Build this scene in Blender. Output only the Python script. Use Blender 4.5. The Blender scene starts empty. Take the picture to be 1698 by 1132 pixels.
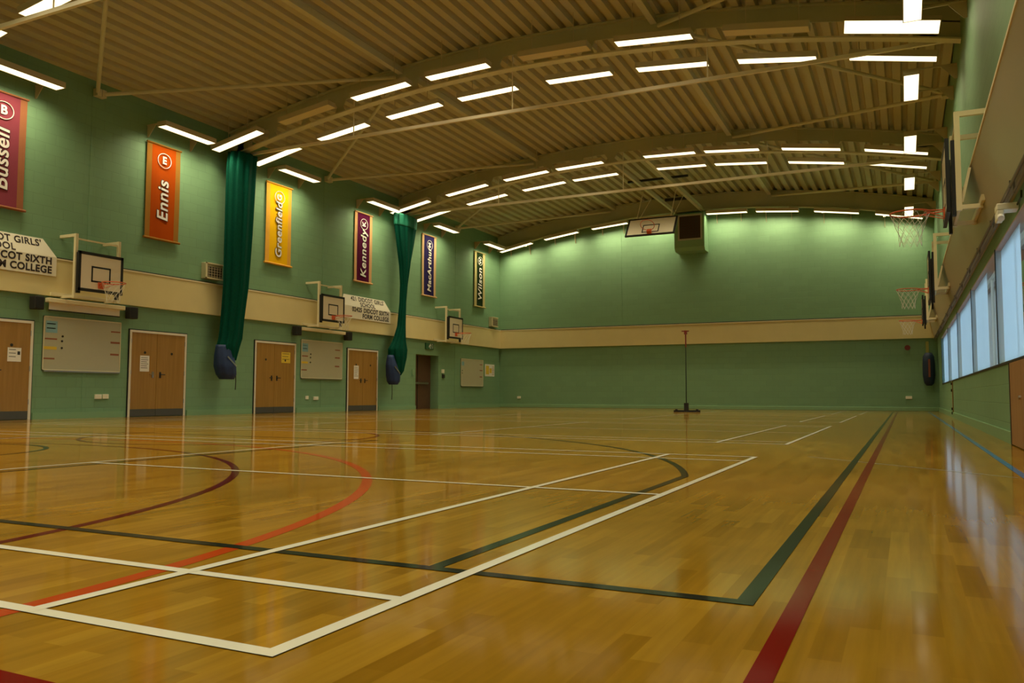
import bpy, bmesh, math, random
from mathutils import Vector, Matrix, Quaternion
random.seed(7)
C = bpy.context.scene.collection
SC = bpy.context.scene

# ------------------------------------------------------------------ camera
F_PX = 1354.6
YAW, PITCH, ROLL = .4483, .0654, .0028
Fv = Vector((-math.sin(YAW)*math.cos(PITCH), math.cos(YAW)*math.cos(PITCH), math.sin(PITCH)))
R0 = Vector((math.cos(YAW), math.sin(YAW), 0)); U0 = R0.cross(Fv)
Rv = R0*math.cos(ROLL)+U0*math.sin(ROLL); Uv = -R0*math.sin(ROLL)+U0*math.cos(ROLL)
cam = bpy.data.cameras.new('camera'); cam.sensor_width = 36; cam.lens = F_PX/1698*36
cam.clip_start = .05; cam.clip_end = 500
co = bpy.data.objects.new('camera', cam); C.objects.link(co)
M = Matrix.Identity(4)
for i, v in enumerate((Rv, Uv, -Fv)):
    for j in range(3): M[j][i] = v[j]
M[2][3] = .51
co.matrix_world = M
SC.camera = co

# ------------------------------------------------------------------ world, exposure
LAMP_COL = (1, .88, .56); LAMP_W = 3.6; WASH_W = 3.6
LAMP_P = 42.0; WASH_P = 62.0; LAMP_SPREAD = 125; WASH_SPREAD = 135; BEAM_TILT = math.radians(14)
SKY = (.58, .84, 1.0); SKY_W = 9.5
w = bpy.data.worlds.new('sky'); SC.world = w; w.use_nodes = True
bg = w.node_tree.nodes['Background']; bg.inputs[0].default_value = (*SKY, 1); bg.inputs[1].default_value = SKY_W
vs = SC.view_settings
vs.view_transform = 'Standard'; vs.look = 'None'; vs.gamma = 1; vs.use_curve_mapping = False
vs.exposure = -.75

# ------------------------------------------------------------------ hall dimensions (metres, camera stands at x=0 y=0)
XL, XR, YB, YR = -15.59, 1.025, 31.19, -3.3
XC = -7.35
ZE = 7.24                       # eaves
B0, B1 = 2.482, 3.261           # cream band
ARCH_Y = [.25, 7.95, 15.55, 23.35]
def deck(x): return 8.2-.96*((x-XC)/8.28)**2
def snap(x): return XL-.35+round((x-XL+.35-.075)/.305)*.305+.075      # middle of a low flute

# ------------------------------------------------------------------ materials
MATS = {}
def mat(name, col, rough=.6, metal=0, spec=.5, noise=0, nscale=6, bump=0, bscale=40, emit=None, ew=0, trans=0, coat=0):
    m = bpy.data.materials.new(name); m.use_nodes = True
    nt = m.node_tree; b = nt.nodes['Principled BSDF']
    b.inputs['Roughness'].default_value = rough; b.inputs['Metallic'].default_value = metal
    b.inputs['Specular IOR Level'].default_value = spec
    b.inputs['Base Color'].default_value = (*col, 1)
    if coat: b.inputs['Coat Weight'].default_value = coat; b.inputs['Coat Roughness'].default_value = .08
    tc = nt.nodes.new('ShaderNodeTexCoord')
    if noise:
        n = nt.nodes.new('ShaderNodeTexNoise'); n.inputs['Scale'].default_value = nscale; n.inputs['Detail'].default_value = 5
        nt.links.new(tc.outputs['Object'], n.inputs['Vector'])
        r = nt.nodes.new('ShaderNodeMapRange'); r.inputs['To Min'].default_value = 1-noise; r.inputs['To Max'].default_value = 1+noise
        nt.links.new(n.outputs['Fac'], r.inputs['Value'])
        mx = nt.nodes.new('ShaderNodeVectorMath'); mx.operation = 'SCALE'; mx.inputs[0].default_value = col
        nt.links.new(r.outputs[0], mx.inputs['Scale']); nt.links.new(mx.outputs[0], b.inputs['Base Color'])
    if bump:
        n2 = nt.nodes.new('ShaderNodeTexNoise'); n2.inputs['Scale'].default_value = bscale
        nt.links.new(tc.outputs['Object'], n2.inputs['Vector'])
        bp = nt.nodes.new('ShaderNodeBump'); bp.inputs['Strength'].default_value = bump; bp.inputs['Distance'].default_value = .01
        nt.links.new(n2.outputs['Fac'], bp.inputs['Height']); nt.links.new(bp.outputs[0], b.inputs['Normal'])
    if emit: b.inputs['Emission Color'].default_value = (*emit, 1); b.inputs['Emission Strength'].default_value = ew
    MATS[name] = m
    return m

def block_wall(name, col, axis):
    """painted blockwork: fine courses as bump and a touch of tone"""
    m = mat(name, col, .55, spec=.35)
    nt = m.node_tree; b = nt.nodes['Principled BSDF']
    tc = nt.nodes.new('ShaderNodeTexCoord'); sp = nt.nodes.new('ShaderNodeSeparateXYZ'); cb = nt.nodes.new('ShaderNodeCombineXYZ')
    nt.links.new(tc.outputs['Object'], sp.inputs[0])
    nt.links.new(sp.outputs[axis], cb.inputs[0]); nt.links.new(sp.outputs[2], cb.inputs[1])
    br = nt.nodes.new('ShaderNodeTexBrick'); br.inputs['Scale'].default_value = 1
    br.inputs['Brick Width'].default_value = .44; br.inputs['Row Height'].default_value = .215
    br.inputs['Mortar Size'].default_value = .006; br.inputs['Mortar Smooth'].default_value = .6
    c = Vector(col)
    br.inputs['Color1'].default_value = (*(c*.97), 1); br.inputs['Color2'].default_value = (*(c*1.03), 1); br.inputs['Mortar'].default_value = (*(c*.86), 1)
    nt.links.new(cb.outputs[0], br.inputs['Vector'])
    nt.links.new(br.outputs['Color'], b.inputs['Base Color'])
    bp = nt.nodes.new('ShaderNodeBump'); bp.inputs['Strength'].default_value = .5; bp.inputs['Distance'].default_value = .004; bp.invert = True
    nt.links.new(br.outputs['Fac'], bp.inputs['Height']); nt.links.new(bp.outputs[0], b.inputs['Normal'])
    return m

GREEN = (.20, .355, .195)
m_green_y = block_wall('green painted blockwork side', GREEN, 1)
m_green_x = block_wall('green painted blockwork end', GREEN, 0)
m_green = mat('green paint', (.215, .37, .20), .5, noise=.05)
m_skirt = mat('skirting paint', (.23, .40, .21), .4)
m_band = mat('cream felt board', (.74, .62, .30), .85, noise=.06, nscale=2, bump=.2, bscale=200)
m_band_edge = mat('pale cream edge', (.80, .70, .46), .5)
m_black = mat('black paint', (.008, .008, .009), .5)
m_dark = mat('dark grey plastic', (.02, .018, .016), .6)
m_steel = mat('cream painted steel', (.62, .57, .36), .5, noise=.04)
m_arch = mat('olive cream painted steel', (.46, .44, .26), .5, noise=.06)
m_rail = mat('pale rail paint', (.85, .75, .55), .35)
m_frame = mat('cream goal frame paint', (.78, .68, .42), .45)
m_house = mat('lamp housing', (.55, .46, .28), .5)
m_wash = mat('lit wall washer diffuser', (.9, .9, .85), .5, emit=LAMP_COL, ew=WASH_W)
m_lamp = mat('lit diffuser', (.9, .9, .85), .5, emit=LAMP_COL, ew=LAMP_W)
m_panel = mat('unlit panel', (.72, .60, .33), .5, noise=.03)
m_white = mat('white paint', (.85, .80, .70), .4)
m_doorframe = mat('door frame white', (.80, .72, .58), .4)
m_board = mat('goal board white', (.82, .72, .54), .35)
m_wb = mat('whiteboard', (.50, .47, .31), .3, noise=.03)
m_red = mat('orange red rim paint', (.62, .11, .03), .4)
m_net = mat('white net cord', (.75, .68, .55), .8)
m_curtain = mat('green netting', (.0, .06, .036), .85, spec=.1, noise=.35, nscale=30, bump=.6, bscale=120)
m_curtain_hem = mat('green netting hem', (.0, .15, .085), .75, noise=.2, nscale=30)
m_bag = mat('blue bag fabric', (.012, .035, .12), .6, noise=.2, bump=.5, bscale=20)
m_bagdark = mat('dark bag fabric', (.012, .025, .06), .6, noise=.2, bump=.5, bscale=20)
m_paper = mat('white paper', (.85, .80, .72), .7)
m_bluepaper = mat('blue paper', (.25, .45, .50), .7)
m_yellowpaper = mat('yellow paper', (.78, .55, .05), .7)
m_ink = mat('ink', (.03, .03, .03), .7)
m_inkred = mat('brown red ink', (.30, .10, .05), .7)
m_metal = mat('brushed metal', (.45, .42, .38), .35, metal=1)
m_kick = mat('metal kick plate', (.10, .10, .09), .45, metal=.3)
m_exitdoor = mat('dark brown door', (.11, .055, .03), .45, noise=.15, nscale=8)
m_socket = mat('socket plastic', (.85, .80, .62), .4)
m_text_white = mat('white lettering', (.85, .80, .75), .6)
m_text_dark = mat('dark lettering', (.03, .02, .02), .6)
m_pole_green = mat('dark green paint', (.01, .03, .012), .5)
m_darkred = mat('dark red paint', (.16, .015, .01), .5)
m_grille = mat('dark grille', (.04, .03, .02), .6)
m_sign = mat('sign vinyl', (.86, .80, .64), .5)
m_conc = mat('pale outside render', (.8, .8, .82), .8, noise=.05)
m_outglass = mat('outside dark glass', (.08, .12, .2), .2)
m_ground = mat('outside tarmac', (.2, .2, .2), .9, noise=.2)

def wood(name, c1, c2, axis=2, scale=1.0, rough=.4):
    m = mat(name, c1, rough); nt = m.node_tree; b = nt.nodes['Principled BSDF']
    tc = nt.nodes.new('ShaderNodeTexCoord'); mp = nt.nodes.new('ShaderNodeMapping')
    s = [9, 9, 9]; s[axis] = .5
    mp.inputs['Scale'].default_value = [q*scale for q in s]
    nt.links.new(tc.outputs['Object'], mp.inputs[0])
    n = nt.nodes.new('ShaderNodeTexNoise'); n.inputs['Scale'].default_value = 2; n.inputs['Detail'].default_value = 6
    nt.links.new(mp.outputs[0], n.inputs['Vector'])
    r = nt.nodes.new('ShaderNodeValToRGB'); r.color_ramp.elements[0].position = .3; r.color_ramp.elements[1].position = .7
    r.color_ramp.elements[0].color = (*c1, 1); r.color_ramp.elements[1].color = (*c2, 1)
    nt.links.new(n.outputs['Fac'], r.inputs[0]); nt.links.new(r.outputs[0], b.inputs['Base Color'])
    return m
m_door = wood('beech door veneer', (.32, .165, .03), (.40, .21, .045))
m_store = wood('brown store door', (.34, .15, .06), (.40, .19, .08))

def floor_material():
    m = mat('sprung hardwood floor', (.5, .3, .1), .3, spec=.03)
    nt = m.node_tree; b = nt.nodes['Principled BSDF']; L = nt.links.new
    tc = nt.nodes.new('ShaderNodeTexCoord'); sp = nt.nodes.new('ShaderNodeSeparateXYZ'); cb = nt.nodes.new('ShaderNodeCombineXYZ')
    L(tc.outputs['Object'], sp.inputs[0]); L(sp.outputs[1], cb.inputs[0]); L(sp.outputs[0], cb.inputs[1])
    def brick(wd, h, a, bb, mo, ms):
        br = nt.nodes.new('ShaderNodeTexBrick'); br.inputs['Scale'].default_value = 1; br.offset = .37
        br.inputs['Brick Width'].default_value = wd; br.inputs['Row Height'].default_value = h
        br.inputs['Mortar Size'].default_value = ms; br.inputs['Mortar Smooth'].default_value = .3
        br.inputs['Color1'].default_value = (*a, 1); br.inputs['Color2'].default_value = (*bb, 1); br.inputs['Mortar'].default_value = (*mo, 1)
        L(cb.outputs[0], br.inputs['Vector']); return br
    b1 = brick(.43, .062, (0, 0, 0), (1, 1, 1), (.4, .4, .4), .0004)
    # per strip tone
    r = nt.nodes.new('ShaderNodeValToRGB'); e = r.color_ramp.elements
    e[0].position = 0; e[0].color = (.235, .115, .0075, 1); e[1].position = 1; e[1].color = (.345, .186, .017, 1)
    q = e.new(.2); q.color = (.27, .136, .0095, 1); q = e.new(.8); q.color = (.31, .160, .013, 1)
    L(b1.outputs['Color'], r.inputs[0])
    # grain
    mp = nt.nodes.new('ShaderNodeMapping'); mp.inputs['Scale'].default_value = (45, 2.2, 1); L(tc.outputs['Object'], mp.inputs[0])
    n = nt.nodes.new('ShaderNodeTexNoise'); n.inputs['Scale'].default_value = 1; n.inputs['Detail'].default_value = 6; L(mp.outputs[0], n.inputs['Vector'])
    n2 = nt.nodes.new('ShaderNodeTexNoise'); n2.inputs['Scale'].default_value = 1.3; n2.inputs['Detail'].default_value = 4; L(tc.outputs['Object'], n2.inputs['Vector'])
    ad = nt.nodes.new('ShaderNodeMath'); ad.operation = 'ADD'; L(n.outputs['Fac'], ad.inputs[0]); L(n2.outputs['Fac'], ad.inputs[1])
    mr = nt.nodes.new('ShaderNodeMapRange'); mr.inputs['From Min'].default_value = .6; mr.inputs['From Max'].default_value = 1.4
    mr.inputs['To Min'].default_value = .80; mr.inputs['To Max'].default_value = 1.18; L(ad.outputs[0], mr.inputs['Value'])
    sc = nt.nodes.new('ShaderNodeVectorMath'); sc.operation = 'SCALE'; L(r.outputs[0], sc.inputs[0]); L(mr.outputs[0], sc.inputs['Scale'])
    L(sc.outputs[0], b.inputs['Base Color'])
    rr = nt.nodes.new('ShaderNodeMapRange'); rr.inputs['To Min'].default_value = .075; rr.inputs['To Max'].default_value = .10
    L(n2.outputs['Fac'], rr.inputs['Value']); L(rr.outputs[0], b.inputs['Roughness'])
    # slightly uneven lacquer
    bp = nt.nodes.new('ShaderNodeBump'); bp.inputs['Strength'].default_value = .02; bp.inputs['Distance'].default_value = .0005
    n3 = nt.nodes.new('ShaderNodeTexNoise'); n3.inputs['Scale'].default_value = 9; L(tc.outputs['Object'], n3.inputs['Vector'])
    L(n3.outputs['Fac'], bp.inputs['Height']); L(bp.outputs[0], b.inputs['Normal'])
    return m
m_floor = floor_material()
def line_mat(n, c): return mat(n, c, .09, spec=.02, noise=.05, nscale=4)
l_white = line_mat('white court line', (.70, .66, .56)); l_dark = line_mat('dark green court line', (.022, .022, .015))
l_red = line_mat('red court line', (.16, .006, .004)); l_maroon = line_mat('maroon court line', (.10, .008, .006))
l_orange = line_mat('orange court line', (.42, .055, .008)); l_blue = line_mat('blue court line', (.03, .16, .40))
l_pale = line_mat('pale blue court line', (.32, .30, .22))

# window blind: lets daylight through
m_blind = bpy.data.materials.new('window blind'); m_blind.use_nodes = True
nt = m_blind.node_tree; nt.nodes.remove(nt.nodes['Principled BSDF'])
tr = nt.nodes.new('ShaderNodeBsdfTranslucent'); tr.inputs[0].default_value = (.80, .86, .90, 1)
df = nt.nodes.new('ShaderNodeBsdfDiffuse'); df.inputs[0].default_value = (.7, .8, .85, 1)
mx = nt.nodes.new('ShaderNodeMixShader'); mx.inputs[0].default_value = .2
wv = nt.nodes.new('ShaderNodeTexNoise'); wv.inputs['Scale'].default_value = 60
nt.links.new(tr.outputs[0], mx.inputs[1]); nt.links.new(df.outputs[0], mx.inputs[2]); nt.links.new(mx.outputs[0], nt.nodes['Material Output'].inputs[0])
m_glass = bpy.data.materials.new('window glass'); m_glass.use_nodes = True
nt = m_glass.node_tree; nt.nodes.remove(nt.nodes['Principled BSDF'])
tp = nt.nodes.new('ShaderNodeBsdfTransparent'); tp.inputs[0].default_value = (.92, .96, 1, 1)
gl = nt.nodes.new('ShaderNodeBsdfGlossy'); gl.inputs['Roughness'].default_value = .02
fr = nt.nodes.new('ShaderNodeFresnel'); fr.inputs[0].default_value = 1.45
mx = nt.nodes.new('ShaderNodeMixShader')
nt.links.new(fr.outputs[0], mx.inputs[0]); nt.links.new(tp.outputs[0], mx.inputs[1]); nt.links.new(gl.outputs[0], mx.inputs[2]); nt.links.new(mx.outputs[0], nt.nodes['Material Output'].inputs[0])

# ------------------------------------------------------------------ mesh helpers
class MB:
    def __init__(s): s.v = []; s.f = []; s.m = []
    def poly(s, pts, mi=0):
        k = len(s.v); s.v += [tuple(p) for p in pts]; s.f.append(tuple(range(k, k+len(pts)))); s.m.append(mi); return s
    def box(s, x0, x1, y0, y1, z0, z1, mi=0):
        if x0 > x1: x0, x1 = x1, x0
        if y0 > y1: y0, y1 = y1, y0
        if z0 > z1: z0, z1 = z1, z0
        k = len(s.v)
        s.v += [(x, y, z) for z in (z0, z1) for y in (y0, y1) for x in (x0, x1)]
        for q in ((0, 2, 3, 1), (4, 5, 7, 6), (0, 1, 5, 4), (2, 6, 7, 3), (0, 4, 6, 2), (1, 3, 7, 5)):
            s.f.append(tuple(k+i for i in q)); s.m.append(mi)
        return s
    def tube(s, p, q, r, n=8, r2=None, cap=True, mi=0):
        p = Vector(p); q = Vector(q); d = (q-p).normalized(); r2 = r if r2 is None else r2
        a = d.orthogonal().normalized(); b = d.cross(a); k = len(s.v)
        for c, rr in ((p, r), (q, r2)):
            for i in range(n):
                t = 2*math.pi*i/n; s.v.append(tuple(c+a*math.cos(t)*rr+b*math.sin(t)*rr))
        for i in range(n):
            j = (i+1) % n; s.f.append((k+i, k+j, k+n+j, k+n+i)); s.m.append(mi)
        if cap: s.f.append(tuple(k+i for i in reversed(range(n)))); s.m.append(mi); s.f.append(tuple(k+n+i for i in range(n))); s.m.append(mi)
        return s
    def bar(s, p, q, wd, h, up=(0, 0, 1), mi=0):
        p = Vector(p); q = Vector(q); d = (q-p).normalized(); sd = d.cross(Vector(up)).normalized(); u = sd.cross(d); k = len(s.v)
        for c in (p, q):
            for a, b in ((-1, -1), (1, -1), (1, 1), (-1, 1)): s.v.append(tuple(c+sd*a*wd/2+u*b*h/2))
        for f in ((0, 1, 2, 3), (7, 6, 5, 4), (0, 4, 5, 1), (1, 5, 6, 2), (2, 6, 7, 3), (3, 7, 4, 0)): s.f.append(tuple(k+i for i in f)); s.m.append(mi)
        return s
    def path(s, pts, r, n=6, closed=False, mi=0):
        pts = [Vector(p) for p in pts]; m = len(pts); k = len(s.v); up = None
        for i, p in enumerate(pts):
            a = pts[(i-1) % m] if (closed or i > 0) else p; b = pts[(i+1) % m] if (closed or i < m-1) else p
            d = (b-a).normalized()
            if up is None: up = d.orthogonal().normalized()
            u = (up-d*up.dot(d)).normalized(); up = u; w2 = d.cross(u)
            for j in range(n): t = 2*math.pi*j/n; s.v.append(tuple(p+u*math.cos(t)*r+w2*math.sin(t)*r))
        for i in range(m if closed else m-1):
            for j in range(n):
                a = k+i*n+j; b = k+i*n+(j+1) % n; c = k+((i+1) % m)*n+(j+1) % n; e = k+((i+1) % m)*n+j
                s.f.append((a, b, c, e)); s.m.append(mi)
        if not closed:
            s.f.append(tuple(k+j for j in range(n))); s.m.append(mi); s.f.append(tuple(k+(m-1)*n+j for j in range(n))); s.m.append(mi)
        return s
    def prism(s, outline, axis, a, b, mi=0):
        """outline: list of 2D points in the plane normal to axis; extruded from a to b"""
        def P(p, t): return (t, p[0], p[1]) if axis == 0 else ((p[0], t, p[1]) if axis == 1 else (p[0], p[1], t))
        n = len(outline); k = len(s.v)
        s.v += [P(p, a) for p in outline]+[P(p, b) for p in outline]
        s.f.append(tuple(range(k, k+n))); s.m.append(mi); s.f.append(tuple(reversed(range(k+n, k+2*n)))); s.m.append(mi)
        for i in range(n): j = (i+1) % n; s.f.append((k+i, k+n+i, k+n+j, k+j)); s.m.append(mi)
        return s
    def loft(s, rings, mi=0, cap=True):
        n = len(rings[0]); k = len(s.v)
        for r in rings: s.v += [tuple(p) for p in r]
        for i in range(len(rings)-1):
            for j in range(n):
                a = k+i*n+j; b = k+i*n+(j+1) % n; s.f.append((a, b, b+n, a+n)); s.m.append(mi)
        if cap: s.f.append(tuple(k+j for j in range(n))); s.m.append(mi); s.f.append(tuple(k+(len(rings)-1)*n+j for j in range(n))); s.m.append(mi)
        return s
    def build(s, name, mats, parent=None, smooth=False, bevel=0, origin=None):
        me = bpy.data.meshes.new(name)
        o0 = Vector(origin) if origin is not None else (parent.location.copy() if parent is not None and parent.type == 'EMPTY' and parent.parent is None else Vector((0, 0, 0)))
        if parent is not None and parent.type != 'EMPTY': o0 = Vector(parent['_org']) if '_org' in parent else Vector((0, 0, 0))
        me.from_pydata([tuple(Vector(v)-o0) for v in s.v], [], s.f)
        if not isinstance(mats, (list, tuple)): mats = [mats]
        for m in mats: me.materials.append(m)
        for p, i in zip(me.polygons, s.m): p.material_index = i; p.use_smooth = smooth
        bm = bmesh.new(); bm.from_mesh(me); bmesh.ops.recalc_face_normals(bm, faces=bm.faces); bm.to_mesh(me); bm.free()
        o = bpy.data.objects.new(name, me); C.objects.link(o)
        if parent is None: o.location = o0
        else:
            o.parent = parent
        if o0.length > 0: o['_org'] = tuple(o0)
        if bevel:
            bv = o.modifiers.new('bevel', 'BEVEL'); bv.width = bevel; bv.segments = 2; bv.limit_method = 'ANGLE'
        return o

def tag(o, label, cat, group=None, kind=None):
    if label: o['label'] = label
    if cat: o['category'] = cat
    if group: o['group'] = group
    if kind: o['kind'] = kind
    return o
def empty(name, loc, label, cat, group=None, kind=None):
    o = bpy.data.objects.new(name, None); C.objects.link(o); o.location = loc; o.empty_display_size = .1
    return tag(o, label, cat, group, kind)
def struct(name, mb, mats, **k):
    o = mb.build(name, mats, **k); o['kind'] = 'structure'; return o

FONT = None
def text(body, size, xdir, ydir, loc, m, parent, name='lettering', offset=0, shear=0, align='CENTER', extrude=.002, sx=1, space=1.0):
    cu = bpy.data.curves.new(name, 'FONT'); cu.body = body; cu.size = size; cu.align_x = align; cu.align_y = 'CENTER'
    cu.offset = offset; cu.space_character = space; cu.shear = shear; cu.extrude = extrude
    t = bpy.data.objects.new(name, cu); C.objects.link(t)
    bpy.context.view_layer.update()
    me = bpy.data.meshes.new_from_object(t.evaluated_get(bpy.context.evaluated_depsgraph_get()))
    bpy.data.objects.remove(t)
    x = Vector(xdir); y = Vector(ydir); z = x.cross(y)
    mt = Matrix.Identity(4)
    for i, v in enumerate((x*sx, y, z)):
        for j in range(3): mt[j][i] = v[j]
    for j in range(3): mt[j][3] = loc[j]
    o0 = parent.location if parent is not None and parent.type == 'EMPTY' else Vector(parent['_org']) if parent is not None and '_org' in parent else Vector((0, 0, 0))
    me.transform(Matrix.Translation(-Vector(o0)) @ mt)
    me.materials.clear(); me.materials.append(m)
    o = bpy.data.objects.new(name, me); C.objects.link(o); o.parent = parent
    return o

# ------------------------------------------------------------------ the shell
fl = MB(); fl.box(XL-.5, XR+.25, YR-.3, YB+.3, -.2, 0, 0)
zc = [0.0]
def strip(p, q, wd, mi, lay):
    p = Vector((*p, 0)); q = Vector((*q, 0)); d = (q-p).normalized(); n = Vector((-d.y, d.x, 0))*wd/2
    z = .0008+lay*.0004
    fl.poly([(v.x, v.y, z) for v in (p-n, q-n, q+n, p+n)], mi)
def arc(cx, cy, r, a0, a1, wd, mi, lay, n=64):
    z = .0008+lay*.0004
    for i in range(n):
        t0 = math.radians(a0+(a1-a0)*i/n); t1 = math.radians(a0+(a1-a0)*(i+1)/n)
        ri, ro = r-wd/2, r+wd/2
        fl.poly([(cx+ri*math.cos(t0), cy+ri*math.sin(t0), z), (cx+ro*math.cos(t0), cy+ro*math.sin(t0), z), (cx+ro*math.cos(t1), cy+ro*math.sin(t1), z), (cx+ri*math.cos(t1), cy+ri*math.sin(t1), z)], mi)
W, D, R_, MA, OR, BL, PA = 1, 2, 3, 4, 5, 6, 7
# maroon and orange goal circles (lowest), dark basketball court, red court, white badminton courts on top
arc(XC, .93, 4.62, 0, 180, .048, MA, 0, 90); arc(XC, .90, 5.45, 0, 180, .06, OR, 0, 90)
strip((-.25, -1.9), (-.25, YB-.5), .048, R_, 1); strip((XC*2+.25, .93), (XC*2+.25, YB-.9), .048, R_, 1)
strip((-.25, .96), (XC*2+.25, .96), .048, R_, 1)
strip((-.37, 2.08), (-.37, YB-1.2), .046, D, 2); strip((2*XC+.37, 2.08), (2*XC+.37, YB-1.2), .046, D, 2)
strip((-.347, 2.10), (2*XC+.347, 2.10), .046, D, 3)
strip((-1.27, 2.1), (-1.27, 5.17), .046, D, 2); strip((2*XC+1.27, 2.1), (2*XC+1.27, 5.17), .046, D, 2)
arc(XC, 3.6, 6.28, 14.5, 165.5, .046, D, 2, 96)
strip((-5.33, 2.1), (-5.33, 7.6), .046, D, 2); strip((2*XC+5.33, 2.1), (2*XC+5.33, 7.6), .046, D, 2); strip((-5.3, 7.6), (2*XC+5.3, 7.6), .046, D, 2)
arc(XC, 7.55, 1.7, 0, 360, .046, MA, 2); arc(-8.0, 4.1, 1.2, 0, 180, .046, D, 2)
strip((-.75, 7.31), (.62, 6.04), .03, PA, 0)
strip((.67, .5), (.67, YB-1.0), .045, BL, 1)
strip((2*XC-.67, .5), (2*XC-.67, YB-1.0), .045, BL, 1)
for y0 in (1.28, 9.02, 16.8, 24.5):
    y1 = y0+5.76; x0, x1 = -1.14, 2*XC+1.14; lw = .04
    for y in (y0, y0+.47, y1-.47, y1): strip((x0+lw/2, y), (x1-lw/2, y), lw, W, 4)
    for x in (x0, x0-.73, x1, x1+.73): strip((x, y0-lw/2), (x, y1+lw/2), lw, W, 5)
    for s in (1, -1):
        xs = XC+s*1.88; strip((xs, y0), (xs, y1), lw, W, 5)
        strip((xs, (y0+y1)/2), (x0 if s > 0 else x1, (y0+y1)/2), lw, W, 4)
struct('floor', fl, [m_floor, l_white, l_dark, l_red, l_maroon, l_orange, l_blue, l_pale])

# ceiling: profiled metal deck, flutes run the length of the hall
ce = MB(); prof = []
x = XL-.35; pitch = .305
while x < XR+.4:
    for dx, dz in ((0, 0), (.155, 0), (.185, .125), (.275, .125)):
        prof.append((x+dx, deck(min(max(x+dx, XL-.3), XR+.3))+dz))
    x += pitch
k = len(prof)
ce.v = [(p[0], YR-.3, p[1]) for p in prof]+[(p[0], YB+.3, p[1]) for p in prof]
for i in range(k-1): ce.f.append((i, i+1, k+i+1, k+i)); ce.m.append(0)
# solid roof build-up above the deck
top = [(XL-.5, 7.9), (XL-.5, 7.6)]
m_deck = mat('brown cream roof deck', (.52, .46, .27), .6, noise=.05)
struct('ceiling', ce, m_deck)
ru = MB(); xs = [XL-.4+i*(XR-XL+.8)/24 for i in range(25)]
ru.prism([(q, deck(q)+.17) for q in xs]+[(q, deck(q)+.35) for q in reversed(xs)], 1, YR-.35, YB+.35)
struct('trim_roof', ru, m_deck)

def wall_yz(name, x0, x1, y0, y1, z1, holes, m):
    b = MB(); ys = sorted(set([y0, y1]+[h[0] for h in holes]+[h[1] for h in holes]))
    for a, c in zip(ys[:-1], ys[1:]):
        h = [q for q in holes if q[0] <= a+1e-6 and q[1] >= c-1e-6]
        if h:
            h = h[0]
            if h[2] > 0: b.box(x0, x1, a, c, -.05, h[2])
            b.box(x0, x1, a, c, h[3], z1)
        else: b.box(x0, x1, a, c, -.05, z1)
    return struct(name, b, m)
EXIT = (24.56, 26.12, 0, 1.95)
wall_yz('wall_left', XL-.4, XL, YR-.3, YB+.3, ZE+.1, [EXIT], m_green_y)
WZ0, WZ1 = .895, 2.285
WY = [28.1, 23.85, 19.6, 15.5, 11.42, 7.3, 3.2, -.9]
wall_yz('wall_right', XR, XR+.24, YR-.3, YB+.3, ZE+.1, [(-.9, 28.1, WZ0, WZ1)], m_green_y)
for nm, y0, y1 in (('wall_back', YB, YB+.3), ('wall_rear', YR-.3, YR)):
    b = MB(); xs = [XL-.4+i*(XR-XL+.65)/24 for i in range(25)]
    b.prism([(xs[0], -.05)]+[(q, deck(q)+.16) for q in xs]+[(xs[-1], -.05)], 1, y0, y1)
    struct(nm, b, m_green_x)
# vertical joint strips on the left and back wall
for i, y in enumerate((11.64, 19.42, 27.4)):
    struct('trim_%d' % (1+i), MB().box(XL-.01, XL+.009, y-.07, y+.07, .1, ZE-.1), m_green_y, bevel=.004)
struct('trim_4', MB().box(-10.28, -10.14, YB-.009, YB+.01, .1, 7.3), m_green_x, bevel=.004)
# skirtings
sk = lambda n, *a: struct(n, MB().box(*a), m_skirt, bevel=.01)
b = MB()
for a, c in ((YR, 8.75), (10.5, 12.6), (14.36, 16.52), (18.3, 20.5), (22.3, 24.56), (26.12, YB)): b.box(XL, XL+.025, a, c, 0, .13)
struct('baseboard_left', b, m_skirt)
sk('baseboard_back', XL, XR, YB-.025, YB, 0, .13)
b = MB(); b.box(XR-.025, XR, YR, 8.0, 0, .13).box(XR-.025, XR, 10.12, YB, 0, .13); struct('baseboard_right', b, m_skirt)
# cream bands; light caught along the top edge is put into its paler colour
def band(name, box, edge):
    b = MB(); b.box(*box, mi=0); b.box(*edge, mi=1)
    x0, x1, y0, y1, z0, z1 = edge; b.box(x0, x1-.06 if name == 'trim_5' else x1, y0+(.06 if name == 'trim_6' else 0), y1, z1, z1+.03, mi=2)
    struct(name, b, [m_band, m_band_edge, m_dark])
band('trim_5', (XL, XL+.09, YR, YB, B0, B1-.03), (XL, XL+.10, YR, YB, B1-.03, B1))
band('trim_6', (XL+.09, XR, YB-.09, YB, B0, B1-.03), (XL+.10, XR, YB-.10, YB, B1-.03, B1))
b = MB(); b.prism([(XR+.01, 2.47), (.93, 2.49), (.764, 3.22), (XR+.01, 3.22)], 1, YR, YB-.1); b.box(.755, XR+.01, YR, YB-.1, 3.22, 3.25, mi=1)
struct('trim_7', b, [mat('beige painted boxing', (.42, .36, .24), .38, noise=.04, nscale=2), m_band_edge])
# joint in the left band (slots between boards)

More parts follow.
